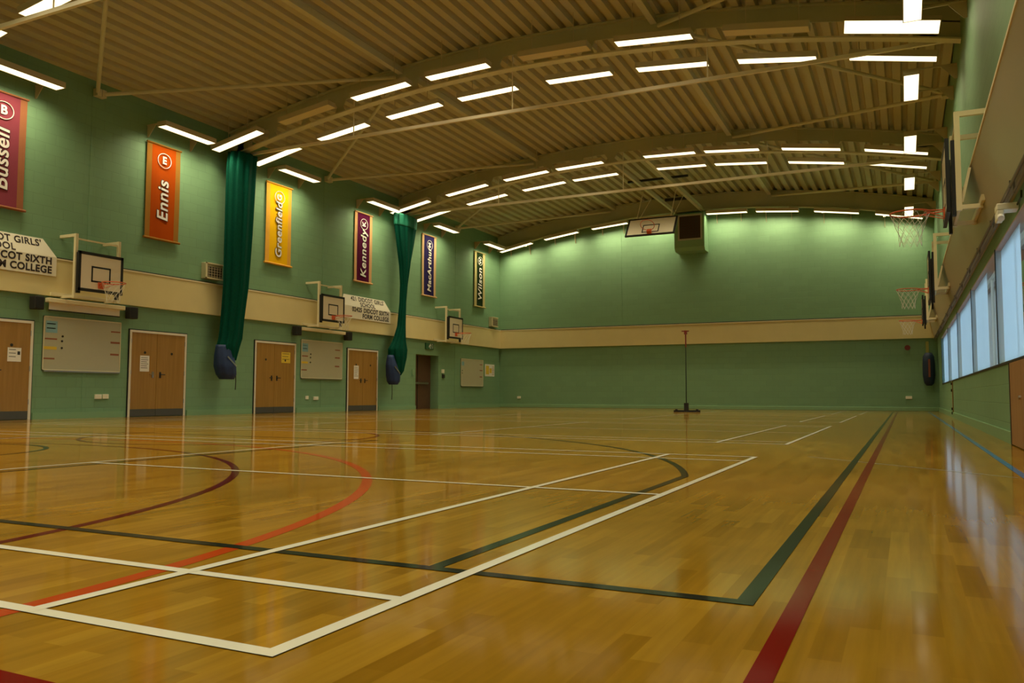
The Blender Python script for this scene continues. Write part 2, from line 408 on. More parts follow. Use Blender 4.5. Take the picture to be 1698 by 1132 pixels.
# ------------------------------------------------------------------ windows in the right wall
for i in range(len(WY)-1):
    ya, yb = WY[i+1], WY[i]     # near, far
    root = empty('window_%d' % (i+1), (XR+.2, (ya+yb)/2, WZ0), None, None, kind='structure')
    f = MB(); f.box(XR-.002, XR+.06, yb-.012, yb-.008, WZ0, WZ1)
    f.build('mullion', m_blind, root)
    MB().box(XR-.008, XR+.0, yb-.04, yb+.01, WZ0, WZ1).build('mullion_edge', m_black, root)
    f = MB(); f.box(XR+.14, XR+.22, yb-.03, yb, WZ0, WZ1).box(XR+.14, XR+.22, ya, yb, WZ0-.0, WZ0+.03).box(XR+.14, XR+.22, ya, yb, WZ1-.03, WZ1)
    for t in (.33, .66): f.box(XR+.17, XR+.2, ya+(yb-ya)*t-.02, ya+(yb-ya)*t+.02, WZ0, WZ1)
    f.build('window_frame', m_white, root)
    MB().poly([(XR+.19, ya, WZ0), (XR+.19, yb, WZ0), (XR+.19, yb, WZ1), (XR+.19, ya, WZ1)]).build('pane', m_glass, root)
    gap = {3: 1.9, 4: 2.3}.get(i, .3)
    bl = MB(); bl.box(XR+.06, XR+.064, ya+gap, yb-.03, WZ0+.01, WZ1-.01); bl.build('blind', m_blind, root)
    MB().box(XR+.0, XR+.14, ya, yb-.03, WZ1-.02, WZ1-.001).build('soffit', mat('pinkish soffit paint', (.50, .40, .36), .6) if 'pinkish soffit paint' not in MATS else MATS['pinkish soffit paint'], root)
MB_sill = MB().box(XR-.015, XR+.2, -.9, 28.1, WZ0-.025, WZ0-.001); struct('trim_8', MB_sill, m_dark)
# what stands outside
g = MB().box(XR+.3, 60, -30, 70, -.6, -.3); g = g.build('tarmac_yard', m_ground); tag(g, 'grey tarmac yard outside the strip window', 'yard', kind='structure')
bd = empty('neighbouring_building', (16, 30, -.3), 'pale building with dark window rows outside the strip window', 'building')
MB().box(14, 24, 5, 90, -.3, 7.5).build('wall', m_conc, bd)
for z in (1.1, 3.4):
    for j in range(10): MB().box(13.97, 14.01, 10+j*8, 14.5+j*8, z, z+.8).build('window', m_outglass, bd)

# ------------------------------------------------------------------ roof steelwork
ORD = ['first', 'second', 'third', 'fourth', 'fifth', 'sixth', 'seventh', 'eighth']
AN = ['nearest roof arch behind the camera', 'roof arch cut by the top left corner', 'middle roof arch', 'farther roof arch']
def arch(Y, label, openings=True, depth=.66):
    root = empty('roof_arch', (XC, Y, 7.2), label, 'steel arch', 'curved steel arches under the roof deck')
    N = 64; xs = [XL+.02+(XR-XL-.04)*i/N for i in range(N+1)]
    top, dp = .01, depth
    Z = lambda q, d: deck(q)-top-d
    web = MB()
    if openings:
        for y0, y1, d0, d1 in ((Y-.015, Y+.015, .02, .33),):
            web.prism([(q, Z(q, d1)) for q in xs]+[(q, Z(q, d0)) for q in reversed(xs)], 1, y0, y1)
        xp = XC-8.2
        posts = [XC+s*(.55+1.045*j) for j in range(8) for s in (1, -1)]
        for p in posts:
            wd = .16 if abs(abs(p-XC)-.55) > .1 else .2
            web.prism([(p-wd, Z(p-wd, .33)), (p-wd*.55, Z(p, .47)), (p-wd, Z(p-wd, dp-.02)), (p+wd, Z(p+wd, dp-.02)), (p+wd*.55, Z(p, .47)), (p+wd, Z(p+wd, .33))], 1, Y-.015, Y+.015)
        web.prism([(XL+.02, Z(XL, .3)), (XL+.75, Z(XL+.75, .3)), (XL+.75, Z(XL+.75, dp-.02)), (XL+.02, Z(XL, dp-.02))], 1, Y-.015, Y+.015)
        web.prism([(XR-.02, Z(XR, .3)), (XR-.75, Z(XR-.75, .3)), (XR-.75, Z(XR-.75, dp-.02)), (XR-.02, Z(XR, dp-.02))], 1, Y-.015, Y+.015)
    else:
        web.prism([(q, Z(q, dp)) for q in xs]+[(q, Z(q, .02)) for q in reversed(xs)], 1, Y-.02, Y+.02)
    web.build('web', m_arch, root)
    fb = MB().prism([(q, Z(q, dp)) for q in xs]+[(q, Z(q, dp-.03)) for q in reversed(xs)], 1, Y-.10, Y+.10); fb.build('bottom_flange', m_steel, root)
    ft = MB().prism([(q, Z(q, .03)) for q in xs]+[(q, Z(q, 0)) for q in reversed(xs)], 1, Y-.10, Y+.10); ft.build('top_flange', m_arch, root)
    return root
arch(ARCH_Y[0], 'curved cream steel arch over the camera, outside the picture')
arch(ARCH_Y[1], 'curved cream steel arch nearest the camera, glimpsed in the top left corner')
arch(ARCH_Y[2], 'curved cream steel arch crossing the roof, nearer of the two with web openings')
arch(ARCH_Y[3], 'curved cream steel arch crossing the roof, farther of the two with web openings')
arch(30.95, 'solid curved steel arch against the far green wall above its lamps', openings=False, depth=.62)

def purlin(x, y0, y1, label, wd=.13, h=.15, z=None):
    z = z or deck(x)-.01-h/2
    b = MB().box(x-wd/2, x+wd/2, y0, y1, z-h/2, z+h/2); o = b.build('purlin', m_steel)
    return tag(o, label, 'steel beam', 'purlins running the length of the hall')
segs = [YR, ARCH_Y[1], ARCH_Y[2], ARCH_Y[3], 30.95]
where = ['in front of the corner arch', 'between the corner arch and the middle arch', 'between the middle arch and the farther arch', 'between the farther arch and the far wall']
for x, sd in ((-10.35, 'left'), (-4.35, 'right')):
    for i in range(1, 4): purlin(x, segs[i]+.02, segs[i+1]-.02, 'straight %s-hand cream roof purlin %s' % (sd, where[i]))
purlin(-7.85, ARCH_Y[3]+.02, 30.9, 'left of the two close beams carrying the ceiling goal', .09, .13, 7.58)
purlin(-6.8, ARCH_Y[3]+.02, 30.9, 'right of the two close beams carrying the ceiling goal', .12, .15, 7.58)

# diagonal bracing tubes: from mid-bay on the side walls to the purlin joints
def brace(p, q, label):
    b = MB().tube(p, q, .042, 10); b.box(p[0]-.07, p[0]+.07, p[1]-.05, p[1]+.05, p[2]-.08, p[2]+.08)
    return tag(b.build('bracing_tube', m_steel, smooth=False), label, 'steel tube', 'diagonal roof bracing tubes')
NY = [11.6, 19.35, 27.25]; bay = ['nearest', 'middle', 'farthest']
ays = [ARCH_Y[1], ARCH_Y[2], ARCH_Y[3], 30.9]
for i, y in enumerate(NY):
    for sd, xw, xp in (('left', XL+.12, -10.46), ('right', XR-.10, -4.24)):
        zl = 6.96; zt = deck(xp)-.22
        brace((xw, y, zl), (xp, ays[i]+.06, zt), 'diagonal tube from %s wall towards the camera side in the %s roof bay' % (sd, bay[i]))
        brace((xw, y+.12, zl), (xp, ays[i+1]-.06, zt), 'diagonal tube from %s wall towards the far side in the %s roof bay' % (sd, bay[i]))

# curtain rails hung across the hall
def rail(Y, Z, label, hung):
    root = empty('curtain_rail', (XC, Y, Z), label, 'rail', 'net curtain rails across the hall')
    b = MB().box(XL+.15, XR-.12, Y-.03, Y+.03, Z-.035, Z+.035); b.build('track', m_rail, root)
    for x in map(snap, hung): MB().tube((x, Y, Z+.03), (x, Y, deck(x)-.004), .014, 6).build('hanger_rod', m_rail, root)
    return root
rail(8.1, 6.50, 'pale straight rail in the top left corner beside the corner lamp', (-13.9, -11.93, -7.6, -3.25))
rail(15.85, 6.73, 'long pale curtain rail just beyond the nearer full arch', (-11.93, -7.62, -3.25))
rail(23.7, 6.76, 'long pale curtain rail just beyond the farther arch', (-11.92, -7.56, -3.22))

# ------------------------------------------------------------------ lamps
def lamp_mesh(lx, ly, h=.085):
    hb = MB(); x, y = lx/2, ly/2
    hb.box(-x, x, -y, y, 0, h)                                   # tray
    t = .012
    hb.box(-x, x, -y, -y+t, -.03, 0).box(-x, x, y-t, y, -.03, 0).box(-x, -x+t, -y, y, -.03, 0).box(x-t, x, -y, y, -.03, 0)
    db = MB().box(-x+t, x-t, -y+t, y-t, -.024, -.001)
    lv = MB()
    lng, n = (lx, 1)
    for k_ in range(1, 2): lv.box(-x+t, x-t, -.004, .004, -.031, -.024) if lx > ly else lv.box(-.004, .004, -y+t, y-t, -.031, -.024)
    def mk(b, nm, m):
        me = bpy.data.meshes.new(nm); me.from_pydata(b.v, [], b.f); me.materials.append(m); return me
    return mk(hb, 'lamp_housing', m_house), mk(db, 'lamp_diffuser', m_lamp), mk(db, 'panel_diffuser', m_panel)
mesh_x = lamp_mesh(1.5, .28); mesh_y = lamp_mesh(.28, 1.5)
def washer(me):
    c = me.copy(); c.materials.clear(); c.materials.append(m_wash); return c
wash_x = washer(mesh_x[1]); wash_y = washer(mesh_y[1]); TILT = 0.0
def lamp(loc, along, tilt, label, group, lit=True, fit=None, wash=None, beam=None, roll=0):
    hm, dm, pm = mesh_x if along == 'x' else mesh_y
    root = empty('strip_light' if lit else 'unlit_strip_light', loc, label, 'ceiling light', group)
    a = bpy.data.objects.new('housing', hm); b = bpy.data.objects.new('diffuser', dm if lit else pm)
    for o in (a, b):
        C.objects.link(o); o.parent = root
        if along == 'x': o.rotation_euler[1] = -tilt
        if wash: o.rotation_euler[wash[0]] += wash[1]
        if roll: o.rotation_euler[0] = roll
    if wash: b.data = wash_x if along == 'x' else wash_y
    if lit:      # the lamp's own downward beam, as its louvre shapes it
        L_ = AREA[(along, beam or bool(wash))]; a = bpy.data.objects.new('lamp_beam', L_); C.objects.link(a); a.parent = root
        a.location = (0, 0, -.032)
        if along == 'x': a.rotation_euler[1] = -tilt
        if wash: a.rotation_euler[wash[0]] += wash[2]
    if fit: fit(root)
    return root
AREA = {}
for al in 'xy':
    for ws in (False, True, 'soft'):
        d_ = bpy.data.lights.new('lamp_beam', 'AREA'); d_.shape = 'RECTANGLE'; d_.size, d_.size_y = (1.46, .25) if al == 'x' else (.25, 1.46)
        d_.color = LAMP_COL; d_.energy = WASH_P*.4 if ws == 'soft' else WASH_P if ws else LAMP_P; d_.spread = math.radians(WASH_SPREAD if ws else LAMP_SPREAD); AREA[(al, ws)] = d_
ROWX = [-14.65, -12.52, -10.43, -8.45, -6.22, -4.17, -2.1, -.06]
def hang(root):
    for dx in (-.45, .45):
        x = snap(root.location.x+dx); dx = x-root.location.x
        za = root.location.z+.07+dx*(-2*.96*(root.location.x-XC)/8.28**2)
        zb = deck(x)-.004
        MB().tube((x, root.location.y, za), (x, root.location.y, zb), .008, 6).build('hanger_rod', m_house, root)
def zrow(x): return 7.43-.96*((x-XC)/8.28)**2*.93
rows = [(ARCH_Y[0]-.7, 'near side of the arch over the camera', ()), (ARCH_Y[0]+.7, 'far side of the arch over the camera', ()), (ARCH_Y[1]-.7, 'near side of the arch in the top left corner', ()), (ARCH_Y[1]+.58, 'far side of the arch in the top left corner', ()),
        (ARCH_Y[2]-.7, 'near side of the nearer full arch', (1, 4, 6)), (ARCH_Y[2]+.7, 'far side of the nearer full arch', ()),
        (ARCH_Y[3]-.7, 'near side of the farther full arch', ()), (ARCH_Y[3]+.7, 'far side of the farther full arch', ())]
for ri, (Y, nm, off) in enumerate(rows):
    for i, x in enumerate(ROWX):
        if ri == 0 : pass
        if ri >= 6: x = {3: -8.66, 4: -5.92}.get(i, x)
        tl = math.atan(-2*.96*(x-XC)/8.28**2*.95)
        lamp((x, Y, zrow(x)-(.08 if ri in (2, 3) else 0)), 'x', tl, '%s %s lamp from the left, %s' % (ORD[i], 'unlit' if i in off else 'lit', nm),
             'lamp row on the '+nm, i not in off, hang, roll=-.55 if (ri, i) == (4, 7) else 0)
# wall washers on brackets
def wall_fit(side):
    def f(root):
        x, y, z = root.location; xw = XL+.003 if side < 0 else XR-.003
        for dy in (-.62, .62):
            b = MB().bar((x, y+dy, z+.10), (xw, y+dy, z+.10), .03, .03)
            b.prism([(xw, z+.1), (xw, z-.17), (xw+(-side)*.05, z-.17), (xw+(-side)*.28, z+.1)], 1, y+dy-.006, y+dy+.006)
            b.build('bracket', m_house, root)
    return f
LY = [1.92, 5.7, 9.68, 13.62, 17.56, 21.58, 25.62, 29.5]
LN = ['past the left frame edge', 'next past the left frame edge', 'above the pink banner', 'above the orange banner', 'above the yellow banner', 'above the maroon banner', 'above the navy banner', 'above the dark green banner']
for y, nm in zip(LY, LN):
    lamp((XL+.60, y, 6.58), 'y', 0, 'lit left wall lamp %s' % nm, 'wall lamps along the left wall', True, wall_fit(-1), (1, TILT, BEAM_TILT))
RN = ['nearest of the row, past the top frame edge', 'second from the camera', 'cut by the top frame edge', 'between the two full arches', 'just beyond the farther arch lamps', 'last but one before the far wall', 'farthest, seen through the goal rim', 'x']
for y, nm in zip(LY[1:], RN):
    lamp((XR-.77, y, 6.58), 'y', 0, 'right wall lamp, %s' % nm, 'wall lamps along the right wall', True, wall_fit(1), (1, -TILT, -BEAM_TILT), beam='soft')
def back_fit(root):
    x, y, z = root.location
    for dx in (-.45, .45):
        b = MB().bar((x+dx, y, z+.09), (x+dx, YB-.003, z+.09), .03, .03)
        b.prism([(YB-.003, z+.09), (YB-.003, z-.28), (YB-.04, z-.28), (YB-.22, z+.09)], 0, x+dx-.006, x+dx+.006)
        b.box(x+dx-.035, x+dx+.035, y-.02, y+.02, z-.0, z+.1)
        b.build('bracket', m_house, root)
BXS = [-14.58, -12.54, -10.46, -8.64, -5.86, -4.05, -2.04, -.05]
BN = ['in the far left corner', 'second from the left corner', 'left of the hanging goal board', 'hidden behind the hanging goal board', 'right of the green ceiling box', 'second right of the green ceiling box', 'third right of the green ceiling box', 'in the far right corner behind the goal rim']
for x, nm in zip(BXS, BN):
    tl = math.atan(-2*.96*(x-XC)/8.28**2*.95)
    lamp((x, YB-.5, 7.38-.89*((x-XC)/8.28)**2), 'x', tl, 'lit strip lamp on the far wall, %s' % nm, 'wall lamps along the far wall', True, back_fit, (0, TILT, BEAM_TILT))

# ------------------------------------------------------------------ doors on the left wall
def double_door(n, y0, y1, label, paper=None, yellow=None, dark_handles=False):
    z1 = 1.945; root = empty('door_%d' % n, (XL, (y0+y1)/2, 0), None, None, kind='structure')
    fw = .05
    MB().box(XL, XL+.022, y0-.02, y0+.0, 0, z1+.02).box(XL, XL+.022, y1, y1+.02, 0, z1+.02).box(XL, XL+.022, y0-.02, y1+.02, z1, z1+.02).build('edge_seal', m_black, root)
    MB().box(XL, XL+.035, y0, y0+fw, 0, z1).box(XL, XL+.035, y1-fw, y1, 0, z1).box(XL, XL+.035, y0+fw, y1-fw, z1-fw, z1).build('frame', m_doorframe, root)
    mid = (y0+y1)/2
    if n != 4: mid = mid-.05
    for a, c, s in ((y0+fw, mid-.004, 1), (mid+.004, y1-fw, -1)):
        lf = MB().box(XL, XL+.022, a, c, .17, z1-fw).build('leaf', m_door, root)
        MB().box(XL, XL+.024, a, c, .01, .17).build('kick_plate', m_kick, lf)
        yh = c-.1 if s > 0 else a+.1
        h = MB().box(XL+.02, XL+.03, yh-.025, yh+.025, .88, 1.02); h.tube((XL+.03, yh, .96), (XL+.06, yh, .96), .01); h.tube((XL+.06, yh, .96), (XL+.06, yh-s*.11, .96), .01)
        h.build('handle', m_dark if (dark_handles or s < 0) else m_metal, lf)
        yd = (a+c)/2+.02
        MB().tube((XL+.02, yd, 1.45), (XL+.028, yd, 1.45), .03, 14).build('viewer_disc', m_dark, lf)
        for zz in (.35, 1.0, 1.7):
            yy = a if s > 0 else c
            MB().tube((XL+.03, yy, zz-.05), (XL+.03, yy, zz+.05), .009).build('hinge', m_metal, lf)
    return root
double_door(1, 8.86, 10.45, '')
double_door(2, 12.69, 14.29, '')
double_door(3, 16.59, 18.21, '', dark_handles=True)
double_door(4, 20.6, 22.22, '', dark_handles=True)
def notice(y0, y1, z0, z1, m, label, name='paper_notice', lines=5, pic=False, x=XL+.024, cat='notice', grp=None):
    root = empty(name, (x, (y0+y1)/2, z0), label, cat, grp)
    MB().box(x, x+.003, y0, y1, z0, z1).build('sheet', m, root)
    b = MB(); w_ = y1-y0; h_ = z1-z0
    for i in range(lines):
        z = z1-h_*(.14+.76*i/max(1, lines)); b.box(x+.003, x+.0036, y0+w_*.1, y0+w_*(.9-.25*random.random() if not pic else .6), z-.006, z+.006)
    if pic: b.box(x+.003, x+.0036, y0+w_*.72, y0+w_*.92, z1-h_*.5, z1-h_*.25)
    b.build('printing', m_ink, root)
    return root
notice(9.95, 10.22, 1.13, 1.40, m_paper, 'white landscape paper notice on the leftmost wooden door', lines=3, pic=True)
notice(12.98, 13.23, 1.02, 1.38, m_paper, 'white portrait paper notice on the double door below the orange banner', lines=6)
notice(17.62, 17.98, 1.38, 1.68, m_yellowpaper, 'yellow paper notice on the double door below the yellow banner', lines=3)
notice(20.93, 21.18, 1.0, 1.42, m_paper, 'narrow white paper notice on the double door nearest the exit', lines=6)

# recessed brown exit door
root = empty('door_5', (XL-.2, 25.3, 0), None, None, kind='structure')
xe = XL-.34
MB().box(xe-.05, xe, 24.56, 26.12, 0, 1.95).build('leaf', m_exitdoor, root)
MB().box(xe, xe+.015, 25.20, 25.22, .02, 1.93).build('astragal', m_black, root)
pb = MB().bar((xe+.07, 24.6, .93), (xe+.07, 25.85, .93), .04, .06)
for y in (24.66, 25.2, 25.8): pb.box(xe, xe+.07, y-.03, y+.03, .89, .97)
pb.build('push_bar', m_metal, root)
MB().box(xe, xe+.01, 24.62, 24.9, 1.02, 1.12).build('door_plate', m_metal, root)
# exit sign
root = empty('exit_sign', (XL, 25.42, 2.15), 'small green and white running person exit sign above the brown exit door', 'exit sign')
MB().box(XL, XL+.05, 25.16, 25.70, 2.16, 2.38).build('box', mat('dark sign green', (.03, .12, .05), .4), root)
fg = MB(); x = XL+.052
def fx(y, z): return (x, 25.43+y, 2.27+z)
fg.tube(fx(.03, .07), (x+.004, 25.46, 2.34), .022, 12)
for a, c in (((.02, .05), (-.02, -.01)), ((-.02, -.01), (-.09, -.03)), ((-.02, -.01), (.03, -.05)), ((.03, -.05), (.01, -.09)), ((.01, .04), (.08, .01)), ((.0, .04), (-.06, .02))):
    fg.bar(fx(*a), fx(*c), .022, .006, up=(1, 0, 0))
fg.bar(fx(.12, -.08), fx(.12, .08), .01, .006, up=(1, 0, 0)).bar(fx(.2, -.08), fx(.2, .08), .01, .006, up=(1, 0, 0)).bar(fx(.12, .08), fx(.2, .08), .01, .006, up=(1, 0, 0))
fg.build('running_figure', m_white, root)

# call point beside the exit
root = empty('call_point', (XL, 26.42, 1.2), 'small cream and dark wall box beside the brown exit door', 'call point')
MB().box(XL, XL+.05, 26.34, 26.48, 1.32, 1.46).build('box', m_socket, root); MB().box(XL, XL+.05, 26.38, 26.52, 1.14, 1.27).build('lower_box', m_dark, root)
o = MB().box(XL, XL+.04, 24.3, 24.4, 1.2, 1.4).build('switch_plate', m_green); tag(o, 'green painted switch plate left of the brown exit door', 'switch')

# ------------------------------------------------------------------ whiteboards
def whiteboard(y0, y1, z0, z1, label, marks, mag):
    root = empty('whiteboard', (XL, (y0+y1)/2, z0), label, 'whiteboard', 'whiteboards on the left wall')
    bo_ = MB().box(XL, XL+.02, y0, y1, z0, z1).build('board', m_wb, root)
    e = .018
    MB().box(XL, XL+.028, y0, y0+e, z0, z1).box(XL, XL+.028, y1-e, y1, z0, z1).box(XL, XL+.028, y0, y1, z1-e, z1).box(XL, XL+.028, y0, y1, z0, z0+e).build('frame', m_band_edge, root)
    MB().box(XL, XL+.06, y0+.02, y1-.02, z0-.03, z0).build('pen_tray', m_metal, root)
    for (a, c, za, zb, m, nm) in marks:
        MB().box(XL+.02, XL+.023, y0+a, y0+c, z0+za, z0+zb).build(nm, m, bo_)
    for (a, za) in mag: MB().tube((XL+.02, y0+a, z0+za), (XL+.03, y0+a, z0+za), .022, 10).build('magnet', m_dark, bo_)
mk = [(.05, .30, .76, 1.0, m_bluepaper, 'blue_label'), (.07, .26, .93, .95, m_ink, 'printing'), (.07, .26, .84, .86, m_ink, 'printing'), (.04, .30, .62, .65, m_inkred, 'label_strip'),
      (.02, .30, .42, .48, m_yellowpaper, 'yellow_label'), (.02, .26, .22, .25, m_inkred, 'label_strip'),
      (1.55, 1.78, .86, .89, m_inkred, 'label_strip'), (1.55, 1.78, .62, .66, m_inkred, 'label_strip'), (1.55, 1.76, .36, .40, m_inkred, 'label_strip')]
mg = [(.42, .70), (.41, .60), (.41, .46)]
whiteboard(10.66, 12.46, .985, 2.08, 'whiteboard between the two leftmost doors with blue and yellow labels', mk, mg)
whiteboard(18.44, 20.34, .98, 2.09, 'whiteboard between two double doors under the middle goal', [(a, c, za, zb, m_inkred if m is m_inkred else m, n) for a, c, za, zb, m, n in mk], mg)
whiteboard(27.8, 29.65, .86, 1.93, 'farthest whiteboard, right of the brown exit door', [(.05, .25, .8, .95, m_bluepaper, 'blue_label')]+[q for q in mk[-3:]], [(.1, .6), (.1, .5)])
root = empty('poster', (XL, 30.2, 1.28), 'yellow and white poster beside the farthest whiteboard', 'poster')
MB().box(XL, XL+.006, 29.85, 30.7, 1.28, 1.78).build('sheet', m_paper, root)
MB().box(XL+.006, XL+.008, 29.92, 30.2, 1.36, 1.72).box(XL+.006, XL+.008, 30.25, 30.45, 1.42, 1.62).build('yellow_print', m_yellowpaper, root)
for i in range(5): MB().box(XL+.006, XL+.009, 30.5, 30.66, 1.35+i*.08, 1.37+i*.08).build('printing', m_inkred, root)

# roller screens and speakers
def screen(y0, y1, z0, z1, label, sheet):
    root = empty('projector_screen', (XL, (y0+y1)/2, z0), label, 'projection screen', 'roller screens over the whiteboards')
    MB().box(XL+.09, XL+.22, y0-.04, y1+.04, z1-.09, z1).build('case', m_frame, root, bevel=.012)
    if sheet:
        MB().box(XL+.13, XL+.135, y0+.02, y1-.04, z0, z1-.09).build('screen_sheet', m_board, root)
        MB().box(XL+.12, XL+.145, y0+.02, y1-.04, z0-.02, z0).build('bottom_bar', m_black, root)
    for y in (y0+.2, y1-.2): MB().box(XL, XL+.1, y-.02, y+.02, z1-.06, z1-.03).build('bracket', m_metal, root)
screen(10.66, 12.36, 2.20, 2.43, 'roller screen partly down over the whiteboard between the two leftmost doors', True)
screen(18.3, 20.2, 2.33, 2.42, 'rolled up screen case over the whiteboard under the middle goal', False)
def speaker(y, label):
    root = empty('wall_speaker', (XL, y, 2.3), label, 'speaker', 'black speakers beside the roller screens')
    MB().box(XL+.08, XL+.26, y-.10, y+.10, 2.17, 2.43).build('cabinet', m_dark, root, bevel=.015)
    MB().box(XL+.26, XL+.265, y-.08, y+.08, 2.19, 2.41).build('grille', m_black, root)
    MB().box(XL, XL+.08, y-.02, y+.02, 2.27, 2.33).build('bracket', m_metal, root)
speaker(10.40, 'black wall speaker left of the leftmost roller screen'); speaker(12.6, 'black wall speaker right of the leftmost roller screen')
speaker(18.07, 'black wall speaker left of the farther rolled up screen'); speaker(20.42, 'black wall speaker right of the farther rolled up screen')

# sockets
def socket(loc, ax, label, wd=.14, gang=1):
    x, y, z = loc; root = empty('wall_socket', loc, label, 'socket', 'wall sockets')
    if ax == 'x':
        MB().box(x, x+.035, y-wd/2, y+wd/2, z-.05, z+.05).build('plate', m_socket, root, bevel=.006)
        MB().box(x+.035, x+.04, y-wd/2+.03, y-wd/2+.05, z+.01, z+.03).build('switch', m_white, root)
    else:
        MB().box(x-wd/2, x+wd/2, y-.035, y, z-.05, z+.05).build('plate', m_socket, root, bevel=.006)
        MB().box(x-wd/2+.03, x-wd/2+.05, y-.04, y-.035, z+.01, z+.03).build('switch', m_white, root)
socket((XL, 11.95, .45), 'x', 'bright double socket under the leftmost whiteboard, left one of the pair', .16)
socket((XL, 12.13, .455), 'x', 'dimmer socket under the leftmost whiteboard, right one of the pair', .14)
socket((XL, 18.73, .42), 'x', 'round looking socket under the middle whiteboard, left one of the pair', .12)
socket((XL, 19.13, .40), 'x', 'square socket under the middle whiteboard, right one of the pair', .2)
socket((-14.66, YB, .41), 'y', 'small white socket low on the far wall near the left corner', .16)
socket((.1, YB, .46), 'y', 'small white socket low on the far wall near the right corner', .2)

# warm air vents
def vent(y, z, label, x0=XL):
    root = empty('heater_vent', (x0, y, z), label, 'heater vent', 'louvred wall heaters')
    MB().box(x0, x0+.15, y-.28, y+.28, z-.20, z+.20).build('casing', mat('heater casing', (.45, .42, .25), .5), root, bevel=.01)
    MB().box(x0+.15, x0+.17, y-.28, y-.24, z-.2, z+.2).box(x0+.15, x0+.17, y-.28, y+.28, z+.17, z+.2).box(x0+.15, x0+.17, y-.28, y+.28, z-.2, z-.17).build('rim', m_frame, root)
    MB().box(x0+.15, x0+.155, y-.2, y+.24, z-.16, z+.1).build('grille', m_grille, root)
    b = MB()
    for i in range(4): b.box(x0+.155, x0+.162, y-.2, y+.24, z-.14+i*.065, z-.13+i*.065)
    for i in range(5): b.box(x0+.155, x0+.163, y-.18+i*.09, y-.172+i*.09, z-.16, z+.1)
    b.build('grille_bars', m_house, root)
vent(14.98, 3.56, 'cream louvred heater on the left wall beside the nearer green net')
vent(30.45, 3.56, 'cream louvred heater on the left wall near the far corner')

# ------------------------------------------------------------------ house banners
def banner(y0, y1, body, circ, col, edge, colname, inner=.16, sz=.44, ty=None):
    z0, z1 = 4.05, 6.34; x = XL+.05; yc = (y0+y1)/2
    root = empty('house_banner', (XL, yc, z0), '%s vertical house banner with white lettering on the left wall' % colname, 'banner', 'house banners on the left wall')
    m = mat('banner '+colname, col, .85, spec=.08, noise=.08, nscale=3); me_ = mat('banner edge '+colname, edge, .85, spec=.08, noise=.08)
    # gently rippled cloth
    b = MB(); NY_, NZ_ = 14, 24; w_ = y1-y0
    ph = random.random()*6
    P = lambda i, j: (x+.012*math.sin(i/NY_*math.pi*3+ph+j*.09)*(.3+.7*math.sin(math.pi*j/NZ_)), y0+w_*i/NY_, z0+.04+(z1-z0-.06)*j/NZ_)
    grid = [[P(i, j) for j in range(NZ_+1)] for i in range(NY_+1)]
    for i in range(NY_):
        for j in range(NZ_):
            u = (i+.5)/NY_
            b.poly([grid[i][j], grid[i+1][j], grid[i+1][j+1], grid[i][j+1]], 1 if (u < inner or u > 1-inner) else 0)
    b.build('cloth', [m, me_], root, smooth=True)
    MB().tube((x+.01, y0-.04, z0+.04), (x+.01, y1+.04, z0+.04), .028, 8).build('bottom_pole', me_, root)
    MB().tube((x+.01, y0-.02, z1-.03), (x+.01, y1+.02, z1-.03), .022, 8).build('top_pole', me_, root)
    for yy in (y0+.05, y1-.05): MB().bar((XL+.004, yy, z1-.03), (x+.01, yy, z1-.03), .02, .02).build('hook', m_house, root)
    L_ = {'Bussell': .98, 'Ennis': 1.05}.get(body, 1)
    tz = z0+.96+(.04 if len(body) > 7 else 0)
    sh = .14; sz *= .92
    for off, m2, dx in ((.017, m_text_dark, .016), (.006, m_text_white, .021)):
        text(body, sz, (0, 0, 1), (0, -1, 0), (x+dx, yc, tz), m2, root, name='lettering' if dx > .02 else 'letter_outline', offset=off, shear=sh, space=1.08)
    cz = z1-.38
    ring = MB(); pts = [(x+.022, yc+.19*math.cos(t*math.pi/12), cz+.17*math.sin(t*math.pi/12)) for t in range(24)]
    ring.path(pts, .009, 5, closed=True); ring.build('emblem_ring', m_text_white, root)
    text(circ, .24, (0, 1, 0) if colname in ('pink', 'orange') else (0, 0, 1), (0, 0, 1) if colname in ('pink', 'orange') else (0, -1, 0), (x+.022, yc, cz), m_text_white, root, name='emblem_letter', offset=.008)
banner(9.18, 10.12, 'Bussell', 'B', (.26, .05, .075), (.33, .13, .06), 'pink', .13)
banner(12.97, 13.92, 'Ennis', 'E', (.40, .06, .001), (.32, .15, .025), 'orange', .17, .46)
banner(16.86, 17.88, 'Greenfield', 'G', (.85, .48, .004), (.78, .40, .06), 'yellow', .15, .365)
banner(20.84, 21.76, 'Kennedy', 'K', (.085, .005, .035), (.62, .36, .16), 'maroon', .16, .44)
banner(24.84, 25.8, 'MacArthur', 'M', (.025, .018, .09), (.60, .40, .20), 'navy', .17, .37)
banner(28.8, 29.72, 'Wilson', 'W', (.012, .03, .008), (.50, .42, .18), 'dark green', .19, .47)

